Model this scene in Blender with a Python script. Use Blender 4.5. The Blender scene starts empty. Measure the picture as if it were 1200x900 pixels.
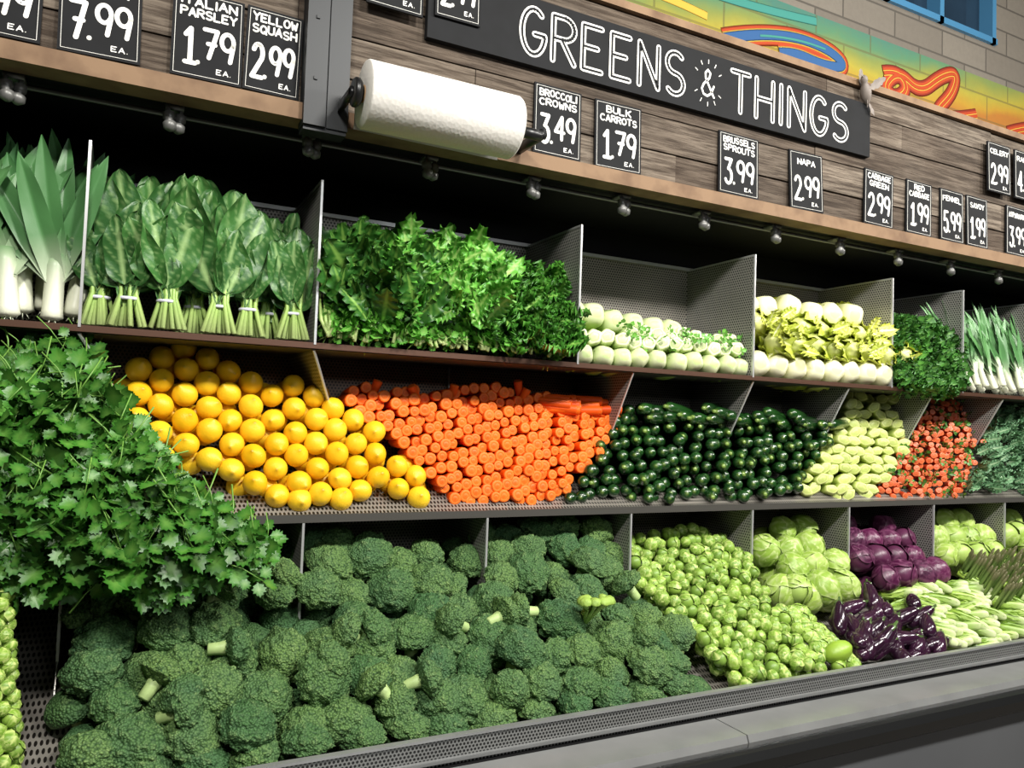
import bpy, bmesh, math, random
import numpy as np
from mathutils import Vector, Matrix, noise
R = random.Random(11)
U = R.uniform
scene = bpy.context.scene
COLL = scene.collection
try:
    scene.view_settings.view_transform = 'Standard'
    scene.view_settings.look = 'None'
except Exception: pass

# ------------------------------------------------------------ materials
def lin(h):
    if not isinstance(h, str): return (*h[:3], 1)
    h = h.lstrip('#'); o = []
    for i in (0, 2, 4):
        c = int(h[i:i+2], 16)/255
        o.append(c/12.92 if c <= .04045 else ((c+.055)/1.055)**2.4)
    return (*o, 1)
def newmat(name):
    m = bpy.data.materials.new(name); m.use_nodes = True
    nt = m.node_tree
    return m, nt, nt.nodes['Principled BSDF']
def mixc(nt, f, a, b, bt='MIX'):
    n = nt.nodes.new('ShaderNodeMix'); n.data_type = 'RGBA'; n.blend_type = bt
    for s, v in ((n.inputs[0], f), (n.inputs[6], a), (n.inputs[7], b)):
        if hasattr(v, 'is_linked'): nt.links.new(v, s)
        elif isinstance(v, (int, float)): s.default_value = v
        else: s.default_value = lin(v)
    return n.outputs[2]
def mth(nt, op, a, b=None, c=None, clamp=False):
    n = nt.nodes.new('ShaderNodeMath'); n.operation = op; n.use_clamp = clamp
    for s, v in zip(n.inputs, (a, b, c)):
        if v is None: continue
        if hasattr(v, 'is_linked'): nt.links.new(v, s)
        else: s.default_value = v
    return n.outputs[0]
def attr(nt, nm):
    n = nt.nodes.new('ShaderNodeAttribute'); n.attribute_name = nm
    return n.outputs['Fac']
def objco(nt, scale=(1, 1, 1)):
    t = nt.nodes.new('ShaderNodeTexCoord'); mp = nt.nodes.new('ShaderNodeMapping')
    mp.inputs['Scale'].default_value = scale
    nt.links.new(t.outputs['Object'], mp.inputs[0]); return mp.outputs[0]
def ntex(nt, vec, scale, detail=3, rough=.5):
    n = nt.nodes.new('ShaderNodeTexNoise'); n.inputs['Scale'].default_value = scale
    n.inputs['Detail'].default_value = detail; n.inputs['Roughness'].default_value = rough
    nt.links.new(vec, n.inputs['Vector']); return n.outputs[0]
def bump(nt, bs, h, strength, dist=.002):
    b = nt.nodes.new('ShaderNodeBump'); b.inputs['Strength'].default_value = strength
    b.inputs['Distance'].default_value = dist
    nt.links.new(h, b.inputs['Height']); nt.links.new(b.outputs[0], bs.inputs['Normal'])
def prod(name, A, B, C, rough=.5, ns=25, nv=.35, bs_=120, bstr=.25, bd=.002, D=None, coat=0, spec=.5, vor=0, vd='#000000', vf=.6):
    """A/B by per-item random, C by per-vertex tone, D by noise, vor = bead texture"""
    m, nt, p = newmat(name)
    co = objco(nt)
    c = mixc(nt, attr(nt, 'rnd'), A, B)
    if D:
        n = ntex(nt, co, ns, 4)
        f = mth(nt, 'MULTIPLY', mth(nt, 'SUBTRACT', n, .42, clamp=True), nv*8, clamp=True)
        c = mixc(nt, f, c, D)
    c = mixc(nt, attr(nt, 'tone'), c, C)
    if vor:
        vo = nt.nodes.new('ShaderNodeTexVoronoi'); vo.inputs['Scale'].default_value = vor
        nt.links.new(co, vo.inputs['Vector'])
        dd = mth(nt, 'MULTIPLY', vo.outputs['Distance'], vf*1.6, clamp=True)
        c = mixc(nt, dd, c, vd)  # darkens crevices between beads, shade painted into the colour
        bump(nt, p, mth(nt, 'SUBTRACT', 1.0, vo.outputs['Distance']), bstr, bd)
    elif bstr: bump(nt, p, ntex(nt, co, bs_, 3), bstr, bd)
    nt.links.new(c, p.inputs['Base Color'])
    p.inputs['Roughness'].default_value = rough
    p.inputs['Specular IOR Level'].default_value = spec
    if coat: p.inputs['Coat Weight'].default_value = coat; p.inputs['Coat Roughness'].default_value = .15
    return m
def plain(name, col, rough=.5, metal=0, emit=0, bs_=0, bstr=.2, var=None, ns=4, spec=.5):
    m, nt, p = newmat(name)
    if var: nt.links.new(mixc(nt, ntex(nt, objco(nt), ns, 5), col, var), p.inputs['Base Color'])
    else: p.inputs['Base Color'].default_value = lin(col)
    p.inputs['Roughness'].default_value = rough; p.inputs['Metallic'].default_value = metal
    p.inputs['Specular IOR Level'].default_value = spec
    if bs_: bump(nt, p, ntex(nt, objco(nt), bs_, 3), bstr)
    return m
def perf(name, col, hole, ax=('X', 'Z'), pitch=.0105, rad=.30, metal=.35, rough=.35, var=None):
    m, nt, p = newmat(name)
    t = nt.nodes.new('ShaderNodeTexCoord'); s = nt.nodes.new('ShaderNodeSeparateXYZ')
    nt.links.new(t.outputs['Object'], s.inputs[0])
    a = mth(nt, 'DIVIDE', s.outputs[ax[0]], pitch); b = mth(nt, 'DIVIDE', s.outputs[ax[1]], pitch*.866)
    row = mth(nt, 'FLOOR', b)
    a = mth(nt, 'ADD', a, mth(nt, 'MULTIPLY', row, .5))
    fa = mth(nt, 'SUBTRACT', mth(nt, 'FRACT', a), .5); fb = mth(nt, 'MULTIPLY', mth(nt, 'SUBTRACT', mth(nt, 'FRACT', b), .5), .866)
    d = mth(nt, 'SQRT', mth(nt, 'ADD', mth(nt, 'MULTIPLY', fa, fa), mth(nt, 'MULTIPLY', fb, fb)))
    h = mth(nt, 'LESS_THAN', d, rad)
    base = mixc(nt, ntex(nt, objco(nt), 5, 4), col, var or col)
    nt.links.new(mixc(nt, h, base, hole), p.inputs['Base Color'])
    nt.links.new(mth(nt, 'MULTIPLY', mth(nt, 'SUBTRACT', 1.0, h), metal), p.inputs['Metallic'])
    p.inputs['Roughness'].default_value = rough
    return m

# ------------------------------------------------------------ mesh templates
class T:
    def __init__(s, v, f, tone=0.0, mi=0):
        s.v = np.array(v, dtype=np.float64).reshape(-1, 3)
        s.lt = np.array([len(x) for x in f], dtype=np.int64)
        s.lp = np.array([i for x in f for i in x], dtype=np.int64)
        n = len(s.v)
        s.t = np.full(n, float(tone)) if np.isscalar(tone) else np.array(tone, dtype=np.float64)
        s.mi = np.full(len(f), mi) if np.isscalar(mi) else np.array(mi)
def merge(items):
    o = T([], []); vs=[]; lts=[]; lps=[]; ts=[]; mis=[]; off=0
    for it in items:
        t, M = it if isinstance(it, tuple) else (it, None)
        v = t.v
        if M is not None:
            A = np.array(M); v = v @ A[:3,:3].T + A[:3,3]
        vs.append(v); lts.append(t.lt); lps.append(t.lp+off); ts.append(t.t); mis.append(t.mi); off += len(v)
    o.v=np.concatenate(vs); o.lt=np.concatenate(lts); o.lp=np.concatenate(lps); o.t=np.concatenate(ts); o.mi=np.concatenate(mis)
    return o
def build(name, insts, mats, parent=None, smooth=True):
    vs=[]; lts=[]; lps=[]; ts=[]; mis=[]; rs=[]; off=0
    for it in insts:
        if isinstance(it, T): it = (it, None, 0.5)
        t, M, r = it
        v = t.v
        if M is not None:
            A = np.array(M); v = v @ A[:3,:3].T + A[:3,3]
        vs.append(v); lts.append(t.lt); lps.append(t.lp+off); ts.append(t.t); mis.append(t.mi)
        rs.append(np.full(len(v), r)); off += len(v)
    v=np.concatenate(vs); lt=np.concatenate(lts); lp=np.concatenate(lps); t=np.concatenate(ts); mi=np.concatenate(mis); rr=np.concatenate(rs)
    me = bpy.data.meshes.new(name)
    me.vertices.add(len(v)); me.vertices.foreach_set('co', v.ravel().astype(np.float32))
    me.loops.add(len(lp)); me.loops.foreach_set('vertex_index', lp.astype(np.int32))
    me.polygons.add(len(lt))
    me.polygons.foreach_set('loop_start', np.concatenate([[0], np.cumsum(lt)[:-1]]).astype(np.int32))
    me.update(calc_edges=True)
    me.polygons.foreach_set('material_index', mi.astype(np.int32))
    me.polygons.foreach_set('use_smooth', np.full(len(lt), smooth))
    for nm, arr in (('tone', t), ('rnd', rr)):
        a = me.attributes.new(nm, 'FLOAT', 'POINT'); a.data.foreach_set('value', arr.astype(np.float32))
    for m in mats: me.materials.append(m)
    me.update()
    ob = bpy.data.objects.new(name, me); COLL.objects.link(ob)
    if parent: ob.parent = parent
    return ob
def empty(name, loc=(0,0,0)):
    e = bpy.data.objects.new(name, None); e.location = loc; e.empty_display_size = .1
    COLL.objects.link(e); return e
def box(x0,x1,y0,y1,z0,z1,mi=0,tone=0):
    v=[(x,y,z) for x in (x0,x1) for y in (y0,y1) for z in (z0,z1)]
    f=[(0,1,3,2),(4,6,7,5),(0,4,5,1),(2,3,7,6),(0,2,6,4),(1,5,7,3)]
    return T(v,f,tone,mi)
def prism(poly, axis, a, b, mi=0):
    n=len(poly)
    P=(lambda p,c:(c,p[0],p[1])) if axis=='x' else (lambda p,c:(p[0],c,p[1]))
    v=[P(p,a) for p in poly]+[P(p,b) for p in poly]
    f=[tuple(range(n)),tuple(range(2*n-1,n-1,-1))]+[(i,i+n,(i+1)%n+n,(i+1)%n) for i in range(n)]
    return T(v,f,0,mi)
def lathe(prof, seg=16, tones=None, mi=0, lobes=0, la=0, mis=None):
    v=[];t=[];f=[];m=[]
    for i,(r,z) in enumerate(prof):
        for k in range(seg):
            a=2*math.pi*k/seg; rr=r*(1+la*math.cos(lobes*a))
            v.append((rr*math.cos(a),rr*math.sin(a),z)); t.append(tones[i] if tones else 0)
    for i in range(len(prof)-1):
        for k in range(seg):
            k2=(k+1)%seg
            f.append((i*seg+k,i*seg+k2,(i+1)*seg+k2,(i+1)*seg+k)); m.append(mis[i] if mis else mi)
    f.append(tuple(range(seg-1,-1,-1))); m.append(mis[0] if mis else mi)
    f.append(tuple((len(prof)-1)*seg+k for k in range(seg))); m.append(mis[-1] if mis else mi)
    return T(v,f,t,m)
def tube(pts, rad, seg=6, tones=None, mi=0):
    pts=[Vector(p) for p in pts]; v=[];t=[];f=[]
    n=len(pts)
    for i,p in enumerate(pts):
        d=(pts[min(i+1,n-1)]-pts[max(i-1,0)]).normalized()
        x=d.cross(Vector((.13,.97,.2))).normalized(); y=d.cross(x)
        r=rad[i] if not np.isscalar(rad) else rad
        for k in range(seg):
            a=2*math.pi*k/seg; v.append(p+x*r*math.cos(a)+y*r*math.sin(a)); t.append(tones[i] if tones else 0)
    for i in range(n-1):
        for k in range(seg):
            k2=(k+1)%seg; f.append((i*seg+k,i*seg+k2,(i+1)*seg+k2,(i+1)*seg+k))
    f.append(tuple(range(seg-1,-1,-1))); f.append(tuple((n-1)*seg+k for k in range(seg)))
    return T([tuple(q) for q in v],f,t,mi)
def icoraw(sub):
    bm=bmesh.new(); bmesh.ops.create_icosphere(bm,subdivisions=sub,radius=1)
    v=[x.co.copy() for x in bm.verts]; f=[tuple(q.index for q in p.verts) for p in bm.faces]; bm.free()
    return v,f
def basis(loc,d,n=(0,-1,0),s=1.0):
    z=Vector(d).normalized(); n=Vector(n); y=n-z*n.dot(z)
    if y.length<1e-4: y=z.orthogonal()
    y.normalize(); x=y.cross(z)
    m=Matrix((x,y,z)).transposed().to_4x4()
    if np.isscalar(s): s=(s,s,s)
    return Matrix.Translation(Vector(loc))@m@Matrix.Diagonal((s[0],s[1],s[2],1))
def rv(a=1): return Vector((U(-a,a),U(-a,a),U(-a,a)))
def inpoly(x,y,P):
    c=False; j=len(P)-1
    for i in range(len(P)):
        if ((P[i][1]>y)!=(P[j][1]>y)) and x<(P[j][0]-P[i][0])*(y-P[i][1])/(P[j][1]-P[i][1])+P[i][0]: c=not c
        j=i
    return c
def hexpts(P,sp,spz=None,jit=.1,rot=0):
    spz=spz or sp*.87; cr,sr=math.cos(rot),math.sin(rot)
    Q=[(p[0]*cr+p[1]*sr,-p[0]*sr+p[1]*cr) for p in P]
    xs=[p[0] for p in Q]; ys=[p[1] for p in Q]; o=[]; y=min(ys); r=0
    while y<=max(ys)+1e-6:
        x=min(xs)+(sp/2 if r%2 else 0)
        while x<=max(xs):
            a=x+U(-jit,jit)*sp; b=y+U(-jit,jit)*spz
            if inpoly(a,b,Q): o.append((a*cr-b*sr,a*sr+b*cr))
            x+=sp
        y+=spz; r+=1
    return o
def quadplate(p,th=.003,mi=0):
    p=[Vector(q) for q in p]; n=(p[1]-p[0]).cross(p[2]-p[0]).normalized()*th
    k=len(p); v=[tuple(q) for q in p]+[tuple(q+n) for q in p]
    f=[tuple(range(k-1,-1,-1)),tuple(range(k,2*k))]+[(i,(i+1)%k,(i+1)%k+k,i+k) for i in range(k)]
    return T(v,f,0,mi)

# ------------------------------------------------------------ produce templates
def broccoli_t(seed,sub=5):
    V,F=icoraw(sub); off=Vector((seed*7.3,seed*3.1,seed*1.7)); v=[];t=[]
    ex=1+.10*math.sin(seed*2.1)
    for n in V:
        q=n+.15*noise.noise_vector(n*2+off)
        d1=noise.voronoi(q*2.3+off)[0][0]
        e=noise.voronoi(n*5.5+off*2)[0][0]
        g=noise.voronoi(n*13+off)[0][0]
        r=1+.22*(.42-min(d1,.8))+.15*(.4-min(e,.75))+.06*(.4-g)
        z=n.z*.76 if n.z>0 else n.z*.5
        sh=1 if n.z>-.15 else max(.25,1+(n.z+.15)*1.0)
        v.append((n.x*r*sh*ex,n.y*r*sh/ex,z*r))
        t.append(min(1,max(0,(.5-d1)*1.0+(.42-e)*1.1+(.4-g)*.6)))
    o=T(v,F,t,0)
    st=lathe([(.36,-.2),(.29,-.6),(.27,-1.05),(.2,-1.1)],10,[.4]*4,1)
    return merge([o,st])
def cabbage_t(seed,rings=9,seg=22,k=7,ico=3,rim=.05):
    rr=random.Random(seed); V,F=icoraw(ico)
    core=T([tuple(n*(.93+.03*noise.noise(n*3+Vector((seed,0,0))))) for n in V],F,.15)
    parts=[core]
    for i in range(k):
        ax=Vector((rr.uniform(-1,1),rr.uniform(-1,1),rr.uniform(-.3,1))).normalized()
        B=basis((0,0,0),ax,(rr.uniform(-1,1),rr.uniform(-1,1),rr.uniform(-1,1)))
        v=[(0,0,1.0)];t=[.3];f=[];amax=rr.uniform(.85,1.2)
        for a in range(1,rings+1):
            al=amax*a/rings
            for b in range(seg):
                be=2*math.pi*b/seg
                am=al*(1+.1*math.sin(be*3+seed)*a/rings)
                u=math.sin(am)*math.cos(be); w=math.sin(am)*math.sin(be)
                q=a/rings
                r=1+.015*i/k+rim*q**3*(1+1.2*math.sin(be*6+i)*.6)+.012*math.sin(18*(w+abs(u)*.8))
                v.append((u*r,w*r,math.cos(am)*r))
                mid=max(0,1-abs(u)*9*(1+q)); side=max(0,math.sin(11*(w+abs(u)*.9))-.55)*1.4
                t.append(min(1,mid+side*.8+(.25 if a==rings else 0)))
        f+=[(0,1+b,1+(b+1)%seg) for b in range(seg)]
        for a in range(rings-1):
            for b in range(seg):
                c=(b+1)%seg; s0=1+a*seg; s1=s0+seg
                f.append((s0+b,s1+b,s1+c,s0+c))
        parts.append((T(v,f,t),B))
    return merge(parts)
def leaf_t(L,W,prof,nu=12,ruf=.0,rk=9,curl=.0,seed=0,lob=0,lobk=6,fold=.1,mw=.05,veins=.35,s=None,fp=1.0,pk=.0,vk=9,vp=2):
    S=s or [-1,-.75,-.45,-.2,-mw,mw,.2,.45,.75,1]
    v=[];t=[];f=[];n=len(S)
    for i in range(nu+1):
        q=i/nu; w=W*prof(q)
        for j,ss in enumerate(S):
            a=abs(ss)
            ww=w*(1-lob*(.5+.5*math.sin(q*lobk*6.283))*a**3)
            x=ss*ww
            vn=math.sin((q*vk-a*1.6)*6.283)
            y=fold*a**fp*w+ruf*a*a*math.sin(rk*q*6.283+seed+(1.7 if ss<0 else 0))+curl*L*q*q
            y+=.12*ruf*math.sin(25*q+ss*9+seed)+pk*(1 if a>mw*1.5 and a<.9 else 0)*vn
            z=L*q+ruf*.6*a*a*math.cos(rk*q*6.283+seed)
            v.append((x,y,z))
            tt=veins*max(0,vn)**vp if a<.95 else 0
            if a<=mw+1e-6: tt=1-.5*q
            t.append(tt)
    for i in range(nu):
        for j in range(n-1):
            f.append((i*n+j,i*n+j+1,(i+1)*n+j+1,(i+1)*n+j))
    return T(v,f,t)
def sn(x): return max(0.0,math.sin(x))
def P_oval(q): return max(.04,sn(q*math.pi)**.6)
def P_coll(q):
    if q<.16: return .06
    u=min(1,(q-.16)/.84)
    return max(.05,sn(math.pi*u**.75)**.5)
def P_long(q): return max(.05,min(1,.25+q*2.2)*(1-q**3))
half=[(0,0),(.10,.12),(.34,.22),(.30,.36),(.48,.46),(.34,.56),(.42,.70),(.22,.70),(.20,.86),(.08,.86)]
def leaflet(sz,lift=.12):
    out=[(x,z) for x,z in half]+[(0,1)]+[(-x,z) for x,z in half[:0:-1]]
    v=[(0,-lift*sz*.4,.45*sz)]+[(x*sz,lift*sz*(abs(x)*2-.3)+.1*sz*z*z,z*sz) for x,z in out]
    t=[.35]+[.0]*len(out)
    n=len(out)
    return T(v,[(0,1+i,1+(i+1)%n) for i in range(n)],t)
def sprig_t(seed,sz=.036,stem=.07):
    rr=random.Random(seed); it=[]
    it.append(tube([(0,0,-stem),(.003,.004,-stem*.5),(0,0,.01)],[.0014,.0012,.0009],4,[.7,.6,.4]))
    for (px,pz,an,s) in ((0,.008,0,1.1),(.006,0,58,.9),(-.006,0,-58,.9),(.008,-.02,95,.75),(-.008,-.02,-95,.75)):
        M=Matrix.Translation((px,0,pz))@Matrix.Rotation(math.radians(an+rr.uniform(-12,12)),4,'Y')@Matrix.Rotation(rr.uniform(-.5,.5),4,'X')@Matrix.Rotation(rr.uniform(-.5,.5),4,'Z')
        it.append((leaflet(sz*s*rr.uniform(.85,1.15)),M))
    return merge(it)

sprigs=[sprig_t(i) for i in range(6)]
lem=lathe([(.003,-1.12),(.12,-1.08),(.2,-1.0),(.5,-.86),(.8,-.55),(.97,-.2),(1,.1),(.93,.42),(.75,.7),(.48,.9),(.22,1.02),(.13,1.1),(.06,1.14),(.003,1.13)],20,[.0]*11+[.25,.6,.8])
crt=lathe([(.2,-10),(.75,-7),(.92,-3),(1,-.5),(1,-.15),(.9,0),(.6,.02),(.5,-.03),(.4,.04),(.02,.05)],12,[0,0,0,0,0,.5,.6,.1,.5,.1],lobes=3,la=.03)
zuc=lathe([(.4,-8),(.9,-6.5),(1,-3),(1,-.9),(.93,-.45),(.75,-.15),(.42,0),(.36,.25),(.33,.7),(.30,.8),(.02,.8)],14,[0,0,0,0,0,.0,.2,.6,.8,.9,1])
zuc2=lathe([(.4,-8),(.9,-6.5),(1,-3),(1,-.9),(.93,-.4),(.75,-.12),(.42,.03),(.18,.07),(.15,.1),(.02,.1)],14,[0,0,0,0,0,.0,.0,.35,.5,.4])
cel=lathe([(.7,-7),(1.05,-4),(1.08,-1.5),(1,-.4),(.9,-.05),(.72,.08),(.55,.03),(.4,.12),(.02,.1)],20,[0,.0,.1,.4,.7,1,.3,.7,.4],lobes=5,la=.07)
def bulb_t(seed,gr=1.0):
    rr=random.Random(seed); c=lathe([(.6,-5),(1.0,-3.6),(1.12,-2),(1.1,-1),(.95,-.4),(.72,-.1),(.5,.05),(.42,.08),(.02,.1)],22,[0,.05,.2*gr,.5*gr,.8*gr,gr,gr,.55*gr,.55*gr],lobes=4,la=.06)
    it=[c]
    for i in range(5):
        a=rr.uniform(0,6.28); l=leaf_t(4.4,.75,P_long,8,.12,4,0,i,fold=.35,mw=.2,veins=.2)
        l.t=l.t*np.clip(1-l.v[:,2]*.3,.1,1)
        it.append((l,Matrix.Rotation(a,4,'Z')@Matrix.Translation((0,.85,-.5))@Matrix.Rotation(math.pi,4,'X')@Matrix.Rotation(math.pi,4,'Z')))
    return merge(it)
bulbs=[bulb_t(i) for i in range(3)]
gbulbs=[bulb_t(i,.72) for i in range(3)]
def napa_t(seed):
    V,F=icoraw(4); v=[];t=[];o=Vector((seed*5,1,2))
    for n in V:
        g=noise.noise(Vector((n.x*3,n.y*3,n.z*2))+o); h=abs(noise.noise(n*7+o))
        r=1+.10*g-.12*h
        v.append((n.x*r*(1+.1*n.z),n.y*r*(1+.1*n.z),-1.9+n.z*1.9*(1+.08*g)))
        t.append(.35*min(1,max(0,(n.z-.15)*1.3+.25*g+.35*(.2-h))))
    it=[T(v,F,t)]
    for i in range(6):
        a=i*1.05+seed; l=leaf_t(3.3,.8,P_oval,12,.16,4,0,i,fold=.45,mw=.12,veins=.35)
        l.t*=.6
        it.append((l,Matrix.Rotation(a,4,'Z')@Matrix.Translation((0,.88,-.25))@Matrix.Rotation(math.pi+.03,4,'X')@Matrix.Rotation(math.pi,4,'Z')))
    return merge(it)
napas=[napa_t(i) for i in range(3)]

# ------------------------------------------------------------ materials list
m_dark=plain('case_black','#0a0a0c',.7,spec=.3)
m_steel=plain('brushed_steel','#adaeae',.3,.5,var='#8c8e8e',ns=9)
m_edge=plain('polished_divider_edge','#c2c3c3',.3,.5)
m_steel_d=plain('dark_steel','#55534f',.4,.4)
m_lip=plain('copper_brown_edge','#593f32',.4,.5)
m_perfY=perf('perforated_steel_divider','#b4b3ae','#1c1b1a',('Y','Z'),var='#8c8a84')
m_perfX=perf('perforated_steel_back','#a8a49c','#1a1714',('X','Z'),var='#827c73')
m_perfB=perf('perforated_bronze_back','#987f6e','#1a1410',('X','Z'),var='#7a6557')
m_perfR=perf('perforated_rail','#8f908e','#0c0c0c',('X','Z'),pitch=.009,rad=.33,var='#6c6d6c')
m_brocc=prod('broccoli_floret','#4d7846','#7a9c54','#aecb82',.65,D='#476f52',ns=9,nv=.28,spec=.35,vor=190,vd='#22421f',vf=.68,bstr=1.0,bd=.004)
m_brst=prod('broccoli_stem','#9dbd6c','#abc97a','#c5d89c',.5)
m_lem=prod('lemon_peel','#efb913','#f6cb28','#b9922a',.42,bs_=260,bstr=.35,spec=.45)
m_car=prod('carrot_skin','#de4c08','#ea640f','#f58a35',.5,bs_=90,bstr=.2,spec=.3)
m_zuc=prod('zucchini_skin','#0f2c0f','#1b4418','#7f9a48',.25,bs_=50,bstr=.04,D='#183c16',ns=60,nv=.2,coat=.5)
m_cel=prod('celery_pale','#86a034','#a5ba4c','#ced588',.42,bs_=60,bstr=.2)
m_bulb=prod('bok_choy_skin','#7ba032','#9cbc4a','#e8eac6',.4,bs_=60,bstr=.15)
m_napa=prod('napa_leaf','#b4c53c','#d0d658','#f1efca',.42,bs_=60,bstr=.25)
m_pars=prod('parsley_leaf','#265a1a','#3f7f27','#86b352',.4,bs_=70,bstr=.2,D='#1b4813',ns=9,nv=.3)
m_coll=prod('collard_leaf','#2a5626','#3f7233','#a3c480',.4,bs_=45,bstr=.5,bd=.004)
m_kale=prod('kale_leaf','#265a1c','#3d7c2b','#8cba54',.42,bs_=60,bstr=.3,D='#1e4e17',ns=8)
m_must=prod('mustard_green_leaf','#43902a','#66b23c','#bfe084',.4,bs_=60,bstr=.3)
m_stem=prod('pale_stem','#86b04e','#9fc45e','#cfe09a',.4)
m_leek=prod('leek_skin','#3a6b3c','#5f9156','#edefd8',.4,bs_=40,bstr=.15)
m_cab=prod('green_cabbage_leaf','#84a63c','#a2be56','#d9e4a6',.4,bs_=40,bstr=.25)
m_rcab=prod('red_cabbage_leaf','#3d1230','#571c42','#8f5a78',.35,bs_=40,bstr=.2)
m_brus=prod('brussels_sprout_leaf','#5c8826','#88ae3c','#cbda84',.42,bs_=90,bstr=.2)
m_egg=prod('eggplant_skin','#241020','#361a30','#4c6636',.18,bstr=0,coat=.6)
m_asp=prod('asparagus_skin','#5d7a3a','#7e9450','#6b6848',.5)
m_red=prod('bunched_carrot_skin','#bd3a1a','#d35a2c','#dd8450',.4)
m_tie=plain('twist_tie','#d8d8e6',.4)
m_black=plain('chalkboard','#101112',.8,var='#1b1c1f',ns=18,spec=.25)
m_chalk=plain('chalk_paint','#f3f2ec',.8)

# ------------------------------------------------------------ display case
case=empty('refrigerated_produce_case')
XL,XR=-2.2,6.5
topdiv=[-1.55,-.82,-.095,.435,1.229,1.941,2.66,3.10,3.62,4.15,4.7,5.3,5.9]
botdiv=[-1.6,-1.1,-.6,-.098,.428,.945,1.444,1.953,2.433,2.923,3.396,3.88,4.37,4.86,5.4,5.9]
build('back_carcass',[box(XL,XR,2.365,2.68,.0,2.215),box(XL,XR,1.62,2.37,.10,.70),box(XL,XL+.04,1.5,2.4,.1,2.2),box(XR-.04,XR,1.5,2.4,.1,2.2)],[m_dark],case,False)
build('top_shelf',[box(XL,XR,2.0,2.36,1.664,1.676)],[m_steel_d],case,False)
build('top_shelf_lip',[box(XL,XR,1.990,2.0,1.666,1.681)],[m_lip],case,False)
build('middle_shelf',[box(XL,XR,2.0,2.36,1.222,1.232),quadplate([(XL,2.0,1.232),(XR,2.0,1.232),(XR,2.35,1.42),(XL,2.35,1.42)])],[m_perfX],case,False)
build('middle_shelf_lip',[box(XL,XR,1.988,2.0,1.220,1.240)],[m_steel_d],case,False)
build('back_panel_upper',[box(XL,XR,2.35,2.36,1.676,2.10)],[m_perfX],case,False)
build('back_panel_upper_trim',[box(XL,XR,2.335,2.36,2.10,2.112)],[m_edge],case,False)
build('back_panel_middle',[box(XL,1.444,2.33,2.345,1.232,1.664)],[m_perfB],case,False)
build('back_panel_middle_right',[box(1.444,XR,2.33,2.345,1.232,1.664)],[m_perfX],case,False)
build('back_panel_lower',[box(XL,XR,2.33,2.345,.70,1.222)],[m_perfX],case,False)
build('lower_pan',[quadplate([(XL,1.62,.70),(XR,1.62,.70),(XR,2.33,1.0),(XL,2.33,1.0)])],[m_perfX],case,False)
d=[];e=[]
for x in topdiv:
    d.append(box(x-.0015,x+.0015,1.995,2.35,1.676,2.10)); e.append(box(x-.003,x+.003,1.988,1.996,1.676,2.105)); e.append(box(x-.003,x+.003,1.996,2.35,2.10,2.106))
for x in botdiv:
    d.append(prism([(1.995,1.222),(2.34,1.222),(2.34,.75),(1.86,.72),(1.995,.93)],'x',x-.0015,x+.0015))
    e.append(box(x-.003,x+.003,1.989,1.996,.93,1.222))
for x in [1.444,1.953,2.433,2.923,3.396,3.88,4.37,4.86,5.4]:
    d.append(prism([(2.0,1.664),(2.34,1.664),(2.34,1.34),(2.2,1.32),(2.13,1.44)],'x',x-.0015,x+.0015))
    e.append(tube([(x,2.0,1.662),(x,2.13,1.44)],.003,6))
for x,dx in ((-.095,.09),(.435,.08)):
    d.append(quadplate([(x,2.0,1.664),(x,2.33,1.664),(x+dx,2.33,1.48),(x+dx,2.13,1.52)]))
    e.append(tube([(x,2.0,1.662),(x+dx,2.13,1.52)],.004,6))
e.append(box(.943,.947,2.32,2.332,1.25,1.664))
build('dividers',d,[m_perfY],case,False)
build('divider_edges',e,[m_edge],case,False)
build('front_perforated_rail',[box(XL,XR,1.595,1.602,.70,.795)],[m_perfR],case,False)
build('front_rail_cap',[box(XL,XR,1.590,1.606,.793,.799),box(XL,XR,1.586,1.595,.744,.752)],[m_steel],case,False)
build('front_channel',[box(XL,XR,1.555,1.60,.70,.735)],[m_dark],case,False)
led=[];bx=[XL,1.42,3.9,XR]
for a,b in zip(bx[:-1],bx[1:]):
    led.append(prism([(1.565,.742),(1.565,.70),(1.45,.70),(1.445,.725),(1.452,.742)],'x',a+.002,b-.002))
build('steel_ledge',led,[m_steel],case,False)
build('black_bumper',[prism([(1.50,.71),(1.50,.655),(1.445,.645),(1.425,.66),(1.42,.69),(1.43,.708),(1.45,.715)],'x',XL,XR)],[plain('rubber_bumper','#141516',.3)],case,False)
build('front_panel',[box(XL,XR,1.455,1.50,.14,.66)],[plain('grey_case_panel','#55575a',.35,.1,var='#606265')],case,False)
build('kick_plate',[box(XL,XR,1.52,1.56,.0,.14)],[m_dark],case,False)

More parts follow.
